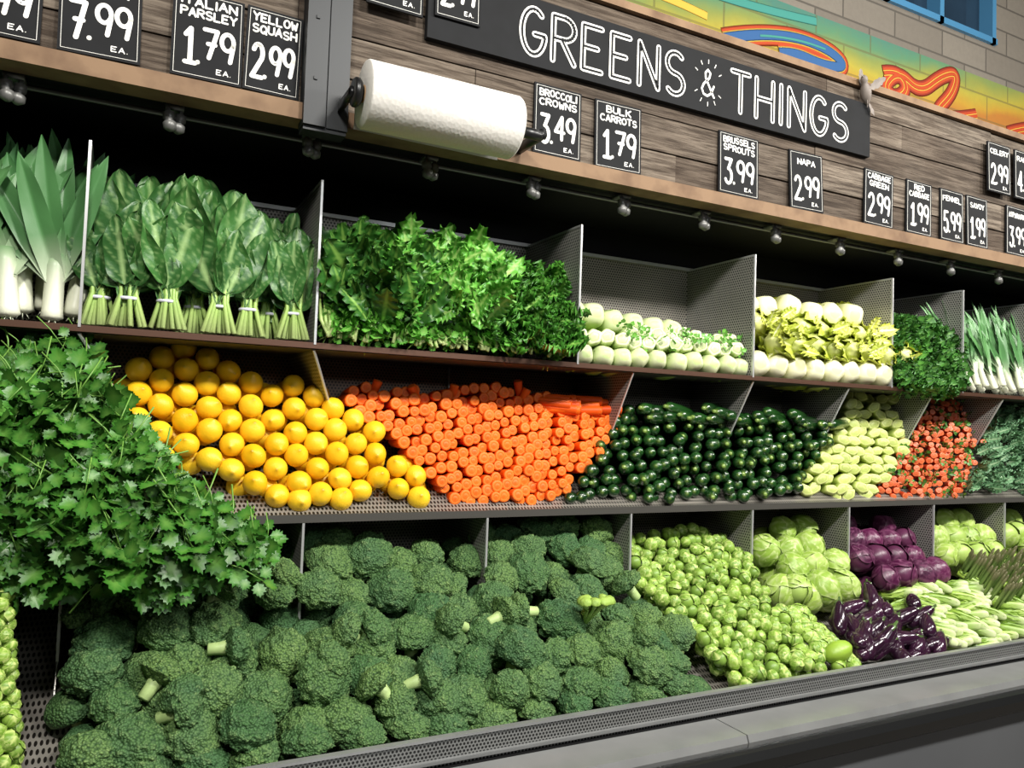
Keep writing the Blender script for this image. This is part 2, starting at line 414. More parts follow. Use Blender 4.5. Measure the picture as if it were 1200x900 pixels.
# ------------------------------------------------------------ room shell
def blockmat(name,c1,c2,mort,extra=None):
    m,nt,p=newmat(name)
    t=nt.nodes.new('ShaderNodeTexCoord'); s=nt.nodes.new('ShaderNodeSeparateXYZ'); c=nt.nodes.new('ShaderNodeCombineXYZ')
    nt.links.new(t.outputs['Object'],s.inputs[0]); nt.links.new(s.outputs['X'],c.inputs[0]); nt.links.new(s.outputs['Z'],c.inputs[1])
    b=nt.nodes.new('ShaderNodeTexBrick'); nt.links.new(c.outputs[0],b.inputs['Vector'])
    b.inputs['Scale'].default_value=1; b.inputs['Brick Width'].default_value=.40; b.inputs['Row Height'].default_value=.145
    b.inputs['Mortar Size'].default_value=.006; b.inputs['Mortar Smooth'].default_value=.3
    b.inputs['Color1'].default_value=lin(c1); b.inputs['Color2'].default_value=lin(c2); b.inputs['Mortar'].default_value=lin(mort)
    n=ntex(nt,objco(nt),30,6,.7)
    col=mixc(nt,mth(nt,'MULTIPLY',n,.5),b.outputs['Color'],mort)
    if extra: col=extra(nt,s,b,n)
    nt.links.new(col,p.inputs['Base Color']); p.inputs['Roughness'].default_value=.85
    h=mth(nt,'ADD',mth(nt,'MULTIPLY',b.outputs['Fac'],-1.0),mth(nt,'MULTIPLY',n,.4))
    bump(nt,p,h,.5,.006)
    return m
m_block=blockmat('concrete_block','#7b746a','#8a8378','#57524b')
WX0,WX1,WZ0,WZ1=3.0,4.48,3.80,4.55
build('wall_back',[box(-4,9,2.7,2.9,0,WZ0),box(-4,9,2.7,2.9,WZ1,5),box(-4,WX0,2.7,2.9,WZ0,WZ1),box(WX1,9,2.7,2.9,WZ0,WZ1)],[m_block],None,False)
win=empty('window_1')
m_frame=plain('window_frame_blue','#4f8db8',.4,.1)
fr=[box(WX0,WX1,2.68,2.8,WZ0,WZ0+.035),box(WX0,WX1,2.68,2.8,WZ1-.035,WZ1)]
for x in (WX0,3.5,3.95,WX1-.05): fr.append(box(x,x+.035,2.68,2.8,WZ0,WZ1))
build('frame',fr,[m_frame],win,False)
build('glass',[box(WX0,WX1,2.76,2.765,WZ0,WZ1)],[plain('window_glass','#10161e',.08,0,var='#31475c',ns=3)],win,False)
m_wallp=plain('painted_wall','#6f6a64',.8,var='#79746d')
build('wall_left',[box(-4.2,-4,-5,2.9,0,5)],[m_wallp],None,False)
build('wall_right',[box(9,9.2,-5,2.9,0,5)],[m_wallp],None,False)
build('wall_front',[box(-4.2,9.2,-5.2,-5,0,5)],[m_wallp],None,False)
build('ceiling',[box(-4.2,9.2,-5.2,2.9,5,5.2)],[plain('ceiling_paint','#4a4846',.8)],None,False)
build('floor',[box(-4.2,9.2,-5.2,2.9,-.1,0)],[plain('polished_concrete','#6a655e',.35,var='#4f4b46',ns=3)],None,False)

# mural
def mur(nt,s,b,n):
    x=s.outputs['X']; z=s.outputs['Z']
    big=ntex(nt,objco(nt,(1,1,1.5)),1.6,3)
    u=mth(nt,'ADD',mth(nt,'MULTIPLY',mth(nt,'SUBTRACT',z,3.26),2.6),mth(nt,'MULTIPLY',mth(nt,'SUBTRACT',big,.5),1.0))
    u=mth(nt,'SUBTRACT',u,mth(nt,'MULTIPLY',mth(nt,'SUBTRACT',x,3.5),.22),clamp=True)
    r=nt.nodes.new('ShaderNodeValToRGB'); nt.links.new(u,r.inputs[0])
    el=r.color_ramp.elements; el[0].position=0; el[0].color=lin('#b8742a'); el[1].position=1; el[1].color=lin('#3b7f74')
    for pos,c in ((.15,'#c0962c'),(.38,'#b3a63a'),(.58,'#86954a'),(.78,'#4f8a68')):
        k=el.new(pos); k.color=lin(c)
    c=mixc(nt,mth(nt,'MULTIPLY',b.outputs['Fac'],.55),r.outputs[0],'#5f5a38')
    return mixc(nt,mth(nt,'MULTIPLY',n,.35),c,'#766838')
m_mur=blockmat('mural_paint','#ffffff','#ffffff','#888888',mur)
mural=empty('wall_mural')
build('mural_field',[box(.2,8.6,2.692,2.70,2.6,3.58)],[m_mur],mural,False)
def curve2(name,pts,w,mat,y=2.69,cyc=False,parent=None):
    c=bpy.data.curves.new(name,'CURVE'); c.dimensions='3D'; c.resolution_u=10
    sp=c.splines.new('NURBS'); sp.points.add(len(pts)-1)
    for p,q in zip(sp.points,pts): p.co=(q[0],0,q[1],1)
    sp.use_endpoint_u=True; sp.use_cyclic_u=cyc; sp.order_u=3
    c.bevel_depth=w; c.bevel_resolution=2
    o=bpy.data.objects.new(name,c); o.location=(0,y,0); o.scale=(1,.06,1); c.materials.append(mat)
    COLL.objects.link(o); o.parent=parent; return o
m_or=plain('mural_orange','#b8451c',.8); m_bl=plain('mural_blue','#2f5d92',.8); m_ye=plain('mural_yellow','#d8b244',.8)
m_te=plain('mural_teal','#3f8f84',.8); m_re=plain('mural_red','#96301a',.8)
curve2('orange_band',[(2.0,3.22),(2.5,3.26),(3.0,3.27),(3.6,3.20),(4.2,3.24),(5.0,3.2),(6.4,3.26)],.035,m_or,2.691,parent=mural)
curve2('teal_band',[(1.2,3.46),(1.8,3.52),(2.4,3.48),(3.0,3.545)],.022,m_te,2.691,parent=mural)
curve2('yellow_band',[(1.4,3.38),(1.9,3.43),(2.3,3.38)],.02,m_ye,2.691,parent=mural)
for w,mt,y in ((.052,m_or,2.690),(.034,m_ye,2.688),(.026,m_bl,2.686)):
    curve2('swoosh_stroke',[(2.40,3.30),(2.55,3.36),(2.85,3.43),(3.10,3.42),(3.22,3.36),(3.05,3.33),(2.85,3.35),(2.75,3.32)],w,mt,y,parent=mural)
curve2('swoosh_highlight',[(2.62,3.37),(2.85,3.425),(3.06,3.415)],.006,m_te,2.684,parent=mural)
for w,mt,y in ((.045,m_re,2.690),(.036,m_or,2.689),(.020,m_ye,2.688),(.010,m_or,2.686)):
    curve2('loop_stroke',[(3.50,3.40),(3.62,3.44),(3.70,3.36),(3.60,3.28),(3.50,3.33),(3.62,3.44),(3.80,3.36),(3.98,3.50),(4.12,3.55),(4.08,3.42),(3.92,3.28),(4.05,3.26),(4.3,3.34)],w,mt,y,parent=mural)
    curve2('tail_stroke',[(4.6,3.30),(4.9,3.42),(5.3,3.38),(5.7,3.30)],w,mt,y,parent=mural)

# ------------------------------------------------------------ header canopy (reclaimed wood)
def woodmat():
    m,nt,p=newmat('reclaimed_wood')
    n=ntex(nt,objco(nt,(2.2,30,34)),1.6,6,.65); n2=ntex(nt,objco(nt,(1,1,1)),3,3); n3=ntex(nt,objco(nt,(6,40,130)),1.5,5,.7)
    c=mixc(nt,attr(nt,'rnd'),'#554c43','#80766a')
    r=nt.nodes.new('ShaderNodeValToRGB'); nt.links.new(n,r.inputs[0])
    r.color_ramp.elements[0].position=.38; r.color_ramp.elements[0].color=lin('#3a322c'); r.color_ramp.elements[1].position=.6; r.color_ramp.elements[1].color=(1,1,1,1)
    c=mixc(nt,.8,c,r.outputs[0],'MULTIPLY')
    r2=nt.nodes.new('ShaderNodeValToRGB'); nt.links.new(n3,r2.inputs[0])
    r2.color_ramp.elements[0].position=.40; r2.color_ramp.elements[0].color=lin('#4a4038'); r2.color_ramp.elements[1].position=.52; r2.color_ramp.elements[1].color=(1,1,1,1)
    c=mixc(nt,.7,c,r2.outputs[0],'MULTIPLY')
    c=mixc(nt,mth(nt,'MULTIPLY',n2,.35),c,'#604c3b')
    nt.links.new(c,p.inputs['Base Color']); p.inputs['Roughness'].default_value=.8; p.inputs['Specular IOR Level'].default_value=.25
    bump(nt,p,mth(nt,'ADD',n,n3),.6,.004); return m
m_wood=woodmat()
m_lipw=prod('wood_ledge','#7a6149','#856c54','#5f4a38',.7,bs_=40,bstr=.3,D='#5a4331',ns=12,spec=.3)
can=empty('reclaimed_wood_header')
build('canopy_box',[box(XL,XR,1.925,2.69,2.216,2.755)],[m_dark],can,False)
pl=[];zr=[2.25,2.345,2.455,2.56,2.66,2.748]
for i in range(5):
    x=XL-U(0,.6)
    while x<XR:
        w=U(.8,1.8); a=max(x,XL); b=min(x+w,XR)
        if b>a: pl.append((box(a+.001,b-.001,1.90-U(0,.008),1.925,zr[i]+.0025,zr[i+1]-.0025),None,U(0,1)))
        x+=w
build('wood_planks',pl,[m_wood],can,False)
build('lower_ledge',[(box(XL,XR,1.86,1.93,2.205,2.246),None,.3)],[m_lipw],can,False)
build('upper_trim',[(box(XL,XR,1.875,1.93,2.748,2.772),None,.6),(box(XL,XR,1.925,2.69,2.755,2.765),None,.6)],[m_lipw],can,False)
build('steel_post',[box(.350,.402,1.84,1.90,2.19,4.995),box(.406,.458,1.845,1.90,2.19,4.995),box(.352,.456,1.85,1.90,2.18,4.99)]+[box(.37,.378,1.836,1.84,z,z+.008) for z in (2.3,2.45,2.6)],[plain('painted_black_steel','#1d2023',.5,.2)],None,False)

# hand-lettered chalk stroke font (width 4, height 6)
def arc(cx,cy,rx,ry,a0,a1,n=12):
    return [(cx+rx*math.cos(math.radians(a0+(a1-a0)*i/n)),cy+ry*math.sin(math.radians(a0+(a1-a0)*i/n))) for i in range(n+1)]
G={'A':[[(0,0),(2,6),(4,0)],[(.8,2),(3.2,2)]],
'B':[[(0,0),(0,6)]+arc(1.8,4.6,1.7,1.4,90,-90)+[(0,3.2)],[(1.8,3.2)]+arc(2,1.6,2,1.6,90,-90)+[(0,0)]],
'C':[arc(2.1,3,2.1,3,50,310,16)],'D':[[(0,0),(0,6)]+arc(1.4,3,2.6,3,90,-90)+[(0,0)]],
'E':[[(3.6,6),(0,6),(0,0),(3.6,0)],[(0,3.1),(2.8,3.1)]],'F':[[(3.6,6),(0,6),(0,0)],[(0,3.1),(2.8,3.1)]],
'G':[arc(2.1,3,2.1,3,50,345,18)+[(4.1,2.7),(2.3,2.7)]],'H':[[(0,0),(0,6)],[(4,0),(4,6)],[(0,3),(4,3)]],
'I':[[(2,0),(2,6)]],'J':[[(3.5,6),(3.5,2)]+arc(1.9,1.8,1.6,1.8,0,-170)],'K':[[(0,0),(0,6)],[(3.8,6),(0,2.6)],[(1.3,3.6),(4,0)]],'L':[[(0,6),(0,0),(3.6,0)]],
'M':[[(0,0),(.3,6),(2,2.2),(3.7,6),(4,0)]],'N':[[(0,0),(0,6),(4,0),(4,6)]],'O':[arc(2,3,2,3,0,360,20)],'Q':[arc(2,3,2,3,0,360,20),[(2.6,1.4),(4.1,-.3)]],
'P':[[(0,0),(0,6)]+arc(2,4.5,2,1.5,90,-90)+[(0,3)]],'R':[[(0,0),(0,6)]+arc(2,4.5,2,1.5,90,-90)+[(0,3)],[(1.6,3),(4,0)]],
'S':[arc(2,4.5,1.8,1.5,40,270,12)+arc(2,1.5,1.9,1.5,90,-140,12)[1:]],'T':[[(0,6),(4,6)],[(2,6),(2,0)]],
'U':[[(0,6)]+arc(2,2,2,2,180,360)+[(4,6)]],'V':[[(0,6),(2,0),(4,6)]],'W':[[(0,6),(.9,0),(2,4),(3.1,0),(4,6)]],
'X':[[(0,0),(4,6)],[(0,6),(4,0)]],'Y':[[(0,6),(2,3),(4,6)],[(2,3),(2,0)]],'Z':[[(0,6),(4,6),(0,0),(4,0)]],
'0':[arc(2,3,2,3,0,360,20)],'1':[[(.9,4.8),(2.2,6),(2.2,0)],[(.9,0),(3.5,0)]],'2':[arc(2,4.3,1.9,1.7,160,-30,12)+[(0,0),(4,0)]],
'3':[[(.3,6),(3.7,6),(1.9,3.6)]+arc(2,1.8,1.9,1.8,85,-150,12)],'4':[[(3,0),(3,6),(0,1.9),(4,1.9)]],
'5':[[(3.6,6),(.6,6),(.4,3.4)]+arc(1.9,1.9,2,1.9,110,-150,12)],'6':[[(3.4,5.8),(1,4)]+arc(2,1.8,1.9,1.8,160,520,16)],
'7':[[(0,6),(4,6),(1.6,0)],[(1.2,3),(3.4,3)]],'8':[arc(2,4.5,1.6,1.5,0,360,14),arc(2,1.5,1.9,1.5,0,360,14)],
'9':[arc(2,4.2,1.9,1.8,0,360,16)+[(3.8,3.5),(3,0)]],'.':[[(2,.2),(2.05,.25)]],
'&':[[(4,0),(1.2,4),(1.1,5.2),(1.9,6),(2.7,5.3),(2.4,4.2),(.6,2.6),(0,1.4),(.6,.3),(1.8,0),(3,.7),(3.9,2.5)]],' ':[]}
def strokes(body,x,z,w,h,sw,y,mi,gap=1.5,jit=.0,rr=None):
    wid={'.':.6,' ':1.5,'I':.6,'1':3.2}
    tot=sum(wid.get(c,4) for c in body)+gap*(len(body)-1); kx=w/tot; kz=h/6
    cx=x-w/2; out=[]
    for c in body:
        ww=wid.get(c,4); off=-(2-ww/2) if c in '.I' else 0
        jz=(rr.uniform(-jit,jit)*h if rr else 0)
        for pl_ in G.get(c,[]):
            P=[(cx+(p[0]+off)*kx,z-h/2+p[1]*kz+jz) for p in pl_]
            v=[];f=[]
            for a,b in zip(P[:-1],P[1:]):
                dx,dz=b[0]-a[0],b[1]-a[1]; l=math.hypot(dx,dz) or 1e-6; nx,nz=-dz/l*sw,dx/l*sw
                k=len(v); v+=[(a[0]+nx,y,a[1]+nz),(a[0]-nx,y,a[1]-nz),(b[0]-nx,y,b[1]-nz),(b[0]+nx,y,b[1]+nz)]; f.append((k,k+1,k+2,k+3))
            for i,a in enumerate(P):
                k=len(v); v+=[(a[0]+sw*math.cos(t*math.pi/4),y-.00005,a[1]+sw*math.sin(t*math.pi/4)) for t in range(8)]; f.append(tuple(range(k,k+8)))
            out.append(T(v,f,0,mi))
        cx+=(ww+gap)*kx
    return out
ban=empty('greens_and_things_banner',(0,1.875,0))
build('board',[box(.664,2.372,0,.022,2.497,2.690)],[m_black],ban,False)
L_=[]
for b,x0,x1 in (('GREENS',.942,1.515),('THINGS',1.712,2.252)):
    L_+=strokes(b,(x0+x1)/2,2.594,x1-x0,.130,.0090,-.001,0,1.7)
    L_+=strokes(b,(x0+x1)/2,2.594,x1-x0,.130,.0034,-.0016,1,1.7)
L_+=strokes('&',1.612,2.594,.05,.085,.0035,-.001,0)
for k in range(12):
    a=k*math.pi/6
    if abs(math.sin(a))>.45:
        cx=1.612+math.cos(a)*.05; cz=2.594+math.sin(a)*.062
        L_.append(tube([(cx,-.001,cz),(cx+math.cos(a)*.012,-.001,cz+math.sin(a)*.014)],.0015,5))
build('chalk_lettering',L_,[m_chalk,m_black],ban,False)

# price signs
signs=[(-.274,2.36,.160,'LEEKS','2.99'),(-.085,2.36,.160,'DONUT\nSTALK','7.99'),(.134,2.36,.154,'ITALIAN\nPARSLEY','1.79'),(.281,2.36,.130,'YELLOW\nSQUASH','2.99'),
(.572,2.64,.150,'ROMAINE','3.49'),(.745,2.66,.130,'KALE','2.99'),
(1.072,2.357,.156,'BROCCOLI\nCROWNS','3.49'),(1.282,2.355,.166,'BULK\nCARROTS','1.79'),(1.758,2.357,.17,'BRUSSELS\nSPROUTS','3.99'),
(2.066,2.357,.158,'NAPA','2.99'),(2.436,2.357,.156,'CABBAGE\nGREEN','2.99'),(2.662,2.357,.146,'RED\nCABBAGE','1.99'),(2.86,2.357,.142,'FENNEL','5.99'),(3.02,2.357,.135,'SAVOY','1.99'),
(3.138,2.592,.152,'CELERY','2.99'),(3.32,2.592,.152,'RADISH','4.99'),(3.29,2.357,.15,'ASPARAGUS','3.99'),(3.62,2.357,.15,'BOK\nCHOY','2.49'),(3.95,2.357,.15,'LEAF','1.99'),(-.62,2.36,.15,'HERBS','1.29')]
rs_=random.Random(3)
for i,(x,z,w,nm,pr) in enumerate(signs):
    s=empty('price_sign',(x,1.884 if z<2.5 else 1.868,z)); s.rotation_euler=(rs_.uniform(-.02,.02)-.03,rs_.uniform(-.025,.025),0)
    h=.204
    parts=[box(-w/2,w/2,0,.006,-h/2,h/2,0)]
    a=w/2-.006; b=h/2-.006; q=.0008
    parts+=[box(-a,a,-.001,0,b-q,b,1),box(-a,a,-.001,0,-b,-b+q,1),box(-a,-a+q,-.001,0,-b,b,1),box(a-q,a,-.001,0,-b,b,1)]
    build('board',parts,[m_black,m_chalk],s,False)
    S_=[]; lines=nm.split('\n'); zz=.078 if len(lines)==2 else .066
    for ln in lines:
        S_+=strokes(ln,0,zz,w*min(.78,.13*len(ln)),.018,.0022,-.001,0,1.4,.08,rs_); zz-=.027
    S_+=strokes(pr[0],-w*.27,-.028,w*.17,.080,.0052,-.001,0,1,.0,rs_)
    S_+=strokes('.',-w*.13,-.028,w*.02,.078,.0050,-.001,0,1,.0,rs_)
    S_+=strokes(pr[2:],w*.16,-.018,w*.42,.066,.0048,-.001,0,1.3,.04,rs_)
    S_+=strokes('EA.',w*.24,-.078,w*.2,.011,.0011,-.001,0,1.6,.0,rs_)
    build('chalk_text',S_,[m_chalk],s,False)

# paper towel roll
pt=empty('paper_towel_roll',(0,1.73,2.244))
Rx=Matrix.Rotation(math.pi/2,4,'Y')
roll=lathe([(.02,0),(.076,0),(.0785,.004),(.0785,.386),(.076,.39),(.02,.39)],48)
m_pap,nt,p=newmat('quilted_paper')
p.inputs['Base Color'].default_value=lin('#cfccc6'); p.inputs['Roughness'].default_value=.95; p.inputs['Specular IOR Level'].default_value=.1
vo=nt.nodes.new('ShaderNodeTexVoronoi'); vo.inputs['Scale'].default_value=110; nt.links.new(objco(nt),vo.inputs[0]); bump(nt,p,vo.outputs[0],.4,.0015)
m_cord=plain('cardboard_core','#9a7b58',.8)
build('towel_roll',[(roll,Matrix.Translation((.463,0,0))@Rx,.5)],[m_pap],pt)
build('loose_sheet',[quadplate([(.465,.079,-.01),(.85,.079,-.01),(.85,.081,-.06),(.465,.083,-.055)],.001)],[m_pap],pt)
build('core',[(lathe([(.0205,-.002),(.0205,.394),(.017,.394),(.017,-.002)],24),Matrix.Translation((.463,0,0))@Rx,.5)],[m_cord],pt)
m_blk=plain('black_plastic','#151516',.35)
build('holder',[(lathe([(.008,0),(.008,.52)],12),Matrix.Translation((.43,0,0))@Rx,.5),(lathe([(.03,0),(.034,.004),(.034,.012),(.028,.018)],20),Matrix.Translation((.437,0,0))@Rx,.5),
 (lathe([(.014,0),(.014,.06),(.010,.064)],16),Matrix.Translation((.872,0,-.004))@Rx,.5),box(.43,.442,-.008,.11,-.01,.01),box(.93,.944,-.008,.17,-.012,.012)],[m_blk],pt)

# bird figurine on the banner
bird=empty('bird_figurine',(2.33,1.862,2.722))
m_bird=plain('painted_bird_grey','#57504b',.6,var='#8b8078',ns=40)
body=lathe([(.002,-.045),(.010,-.036),(.018,-.015),(.020,.004),(.016,.020),(.010,.030),(.011,.036),(.013,.044),(.011,.054),(.005,.060),(.001,.061)],16)
wing=leaf_t(.075,.018,P_oval,10,.001,2,.1,0,fold=.1,lob=.3,lobk=4)
build('bird_body',[(body,basis((0,0,0),(-.45,-.2,.85)),.5),(lathe([(.0035,0),(.002,.012),(.0005,.02)],8),basis((-.028,-.012,.046),(-1,-.3,-.05)),.5),
 (wing,basis((.004,-.012,.01),(.75,-.2,.6)),.5),(wing,basis((-.004,.008,.012),(-.2,.1,1)),.5),(leaf_t(.05,.010,P_oval,8,0,2,.1,0,lob=.4),basis((.018,0,-.035),(.6,.1,-.8)),.5),
 (lathe([(.0016,0),(.0016,.02)],6),basis((.004,-.004,-.045),(0,0,1)),.5),(lathe([(.0016,0),(.0016,.02)],6),basis((.014,.004,-.05),(0,0,1)),.5)],[m_bird],bird)

# misting nozzles
noz=[(lathe([(.007,0),(.007,XR-XL-.2)],8),Matrix.Translation((XL+.1,1.99,2.20))@Rx,.5)]
nt_=lathe([(.004,0),(.004,-.012),(.010,-.014),(.011,-.026),(.008,-.03),(.012,-.034),(.012,-.044),(.004,-.05)],12)
x=-1.52
while x<XR-.2:
    for dx,dy in ((-.016,-.006),(.016,.004)):
        noz.append((nt_,Matrix.Translation((x+dx,1.945+dy,2.205))@Matrix.Rotation(dx*9,4,'Y')@Matrix.Scale(1.25,4),.5))
    noz.append((box(-.02,.02,-.01,.04,-.008,.002),Matrix.Translation((x,1.945,2.205)),.5))
    x+=.319
build('misting_nozzle_bar',noz,[plain('nozzle_grey','#6a6a68',.4,.3)])

# ------------------------------------------------------------ produce: middle tier
def Y2(z): return 2.03+(z-1.24)*.42
V_=(0,-1,.22)
P=[(-.04,1.52),(.02,1.60),(.10,1.655),(.20,1.65),(.30,1.61),(.49,1.565),(.60,1.49),(.84,1.262),(.375,1.245),(.143,1.34),(0,1.42)]
ins=[]
for x,z in hexpts(P,.063,.055,.06,-.5):
    z=max(z,1.265)
    ins.append((lem,basis((x,Y2(z)-.005+U(-.008,.008),z+.008),Vector(V_)+rv(.6),(U(-1,1),0,1),(.031*U(.95,1.06),.031*U(.95,1.06),.033)),U(0,1)))
for x,z in hexpts(P,.07,.06,.2):
    ins.append((lem,basis((x,Y2(z)+.05,z),rv(1),(0,0,1),.032),U(0,1)))
build('lemon_pile',ins,[m_lem])

P=[(.54,1.55),(.62,1.58),(.86,1.58),(1.02,1.605),(1.30,1.57),(1.52,1.54),(1.45,1.46),(1.19,1.25),(.87,1.245),(.80,1.30),(.66,1.46)]
ins=[]
for x,z in hexpts(P,.0345,.029,.18,.2):
    r=U(.0155,.0195); z=max(z,1.262)
    ins.append((crt,basis((x,Y2(z)-U(0,.025),z),Vector((-.05,-1,.05))+rv(.07),(U(-1,1),0,1),(r,r,.016)),U(0,1)))
for i in range(18):
    x=U(1.20,1.42); z=1.53+U(0,.035)+.02*(1.42-x)
    ins.append((crt,basis((x+.08,Y2(z)-.03,z+.005),(U(.8,1),-.35,U(-.1,.05)),(0,-1,1),(.0165,.0165,.013)),U(0,1)))
for x,z,dx in ((.66,1.60,.3),(1.12,1.625,-.3),(1.15,1.60,.4),(.9,1.60,.15),(.76,1.59,-.6)):
    ins.append((crt,basis((x,Y2(z)-.02,z),(dx,-.3,1),(0,-1,0),(.014,.014,.009)),U(0,1)))
build('carrot_pile',ins,[m_car])

P=[(1.48,1.53),(1.58,1.565),(1.80,1.54),(2.04,1.565),(2.25,1.54),(2.45,1.475),(2.30,1.36),(2.15,1.25),(1.21,1.25),(1.38,1.43)]
ins=[]
for x,z in hexpts(P,.043,.036,.22,.1):
    r=U(.019,.0225); z=max(z,1.265)
    ins.append((R.choice((zuc,zuc2,zuc2,zuc2)),basis((x,Y2(z)-U(0,.06),z),Vector((-.75,-1,.10))+rv(.12),(U(-1,1),0,1),(r,r,.024)),U(0,1)))
for i in range(26):
    x=1.52+i*.036+U(-.03,.03)
    ins.append((R.choice((zuc,zuc2)),basis((x,2.08,1.55+U(-.03,.015)),(-U(.9,1.6),-.6,U(-.05,.15)),(0,-1,1),(.020,.020,.024)),U(0,1)))
build('zucchini_pile',ins,[m_zuc])

P=[(2.50,1.50),(2.66,1.69),(2.9,1.70),(3.16,1.68),(2.95,1.50),(2.60,1.25),(2.16,1.25),(2.32,1.36)]
ins=[]
for x,z in hexpts(P,.060,.036,.14):
    r=U(.026,.031); z=max(z,1.262)
    ins.append((cel,basis((x,Y2(z)-U(0,.04),z),Vector((-.55,-1,.2))+rv(.14),(U(-1,1),0,1),(r*1.05,r*.70,.026)),U(0,1)))
build('celery_heart_pile',ins,[m_cel])
P=[(2.96,1.52),(3.16,1.69),(3.45,1.70),(3.62,1.69),(3.45,1.50),(3.14,1.25),(2.61,1.25)]
ins=[]
for x,z in hexpts(P,.028,.023,.2):
    if R.random()<.85: ins.append((crt,basis((x,Y2(z)-U(0,.03),z),Vector((-.7,-1,.1))+rv(.3),(U(-1,1),0,1),(.0125,.0125,.008)),U(0,1)))
g=[]
for x,z in hexpts(P,.06,.05,.4):
    g.append((R.choice(sprigs),basis((x,Y2(z)-.03,z),Vector((0,-.5,.3))+rv(.8),(U(-1,1),-1,0),.55),U(0,1)))
ob=empty('bunched_carrot_display'); build('carrots',ins,[m_red],ob); build('carrot_tops',g,[m_pars],ob)

kf=[leaf_t(.085,.032,P_oval,14,.013,5,.2,i,fold=.2,veins=.2) for i in range(4)]
def leafmass(name,n,fx,templates,mat,scale=(.8,1.2),dirf=None,core=None,parent=None,dep=(-.04,.03)):
    ins=[]
    for i in range(n):
        p=fx(); p.y+=U(*dep); d,nn=dirf(p)
        ins.append((R.choice(templates),basis(p,d,nn,U(*scale)),U(0,1)))
    if core: ins+=core
    return build(name,ins,[mat],parent)
def blob(c,s,seed=0,tone=0):
    V,F=icoraw(3); v=[]
    for n in V:
        r=1+.25*noise.noise(n*2.5+Vector((seed,0,0))); v.append((c[0]+n.x*r*s[0],c[1]+n.y*r*s[1],c[2]+n.z*r*s[2]))
    return (T(v,F,tone),None,0.0)
def rect(P,yf):
    xs=[p[0] for p in P]; zs=[p[1] for p in P]
    def f():
        while True:
            x=U(min(xs),max(xs)); z=U(min(zs),max(zs))
            if inpoly(x,z,P): return Vector((x,yf(x,z),z))
    return f
out=lambda p:(Vector((U(-.7,.7),U(-1,-.2),U(-.3,.8))),Vector((U(-.5,.5),-1,U(0,1))))
P=[(3.48,1.50),(3.64,1.69),(4.6,1.70),(4.6,1.27),(3.15,1.27)]
m_kblue=prod('blue_green_kale','#4a7650','#68966a','#b5d0a6',.5,bs_=60,bstr=.3)
leafmass('kale_display',900,rect(P,lambda x,z:Y2(z)-.01),kf,m_kblue,(.5,.8),out)
ins=[]
for x,z in hexpts([(4.66,1.27),(5.9,1.27),(5.9,1.62),(4.66,1.62)],.075,.065,.1):
    ins.append((lem,basis((x,Y2(z),z),rv(1),(0,0,1),.035),U(0,1)))
build('lime_pile',ins,[prod('lime_peel','#4f9a2a','#6fb33a','#a9c860',.35,bs_=200,bstr=.2)])

# hanging flat parsley
P=[(-1.1,1.60),(-.6,1.62),(-.22,1.60),(-.14,1.65),(-.07,1.63),(-.03,1.50),(.04,1.43),(.12,1.34),(.25,1.245),(.32,1.19),(.29,1.13),(.2,1.15),(.09,1.10),(0,1.14),(-.1,1.12),(-.3,1.13),(-.7,1.15),(-1.1,1.2)]
def YP(x,z):
    q=min(1,max(0,(1.66-z)/.5)); return 2.02-.20*math.sin(q*1.9)+.08*noise.noise(Vector((x*7,z*7,0)))
def pdir(p): 
    q=(1.66-p.z)/.5
    return Vector((U(-.5,.9),U(-.9,.1),U(-.9,.4)-.3*q)),Vector((U(-.8,.8),-1,U(-.1,1)))
core=[blob((-.75,2.06,1.38),(.4,.14,.2),1),blob((-.25,2.05,1.38),(.25,.14,.21),2),blob((.02,1.99,1.27),(.17,.09,.10),3)]
leafmass('flat_parsley_heap',1900,rect(P,YP),sprigs,m_pars,(1.0,1.55),pdir,core,None,(-.06,.08))

# ------------------------------------------------------------ produce: top tier
def leek_t(seed):
    rr=random.Random(seed)
    sh=lathe([(.012,0),(.023,.006),(.021,.02),(.020,.08),(.023,.12),(.020,.15)],14,[1,1,1,.8,.4,.1])
    it=[sh]
    for k in range(4):
        a=k*1.6+seed; it.append(tube([(math.cos(a)*.006,math.sin(a)*.006,0),(math.cos(a)*.012,math.sin(a)*.012,-.012)],[.0016,.0004],4,[.8,.7]))
    for k in range(10):
        sd=1 if k%2 else -1; an=sd*(.06+.075*k+rr.uniform(-.05,.05))
        l=leaf_t(.31+rr.uniform(-.06,.04),.027,lambda q:min(1,.7+q)*(1-q**4)+.03,14,.003,2,rr.uniform(-.25,.12),k,fold=.5,mw=.06,veins=0)
        l.t=np.clip(.5-l.v[:,2]*5,0,1)
        it.append((l,Matrix.Translation((0,rr.uniform(-.012,.008),.095))@Matrix.Rotation(an,4,'Y')@Matrix.Rotation(rr.uniform(-.25,.25),4,'X')))
    return merge(it)
lk=[leek_t(i) for i in range(4)]
ins=[]
for i in range(23):
    x=-.79+i*.0305+U(-.006,.006); y=2.03+ (i%3)*.045
    ins.append((lk[i%4],basis((x,y,1.690+(i%3)*.015),(U(-.12,.12),.12,1),(U(-.3,.3),-1,0),U(.95,1.08)),U(0,.8)))
build('leek_display',ins,[m_leek])
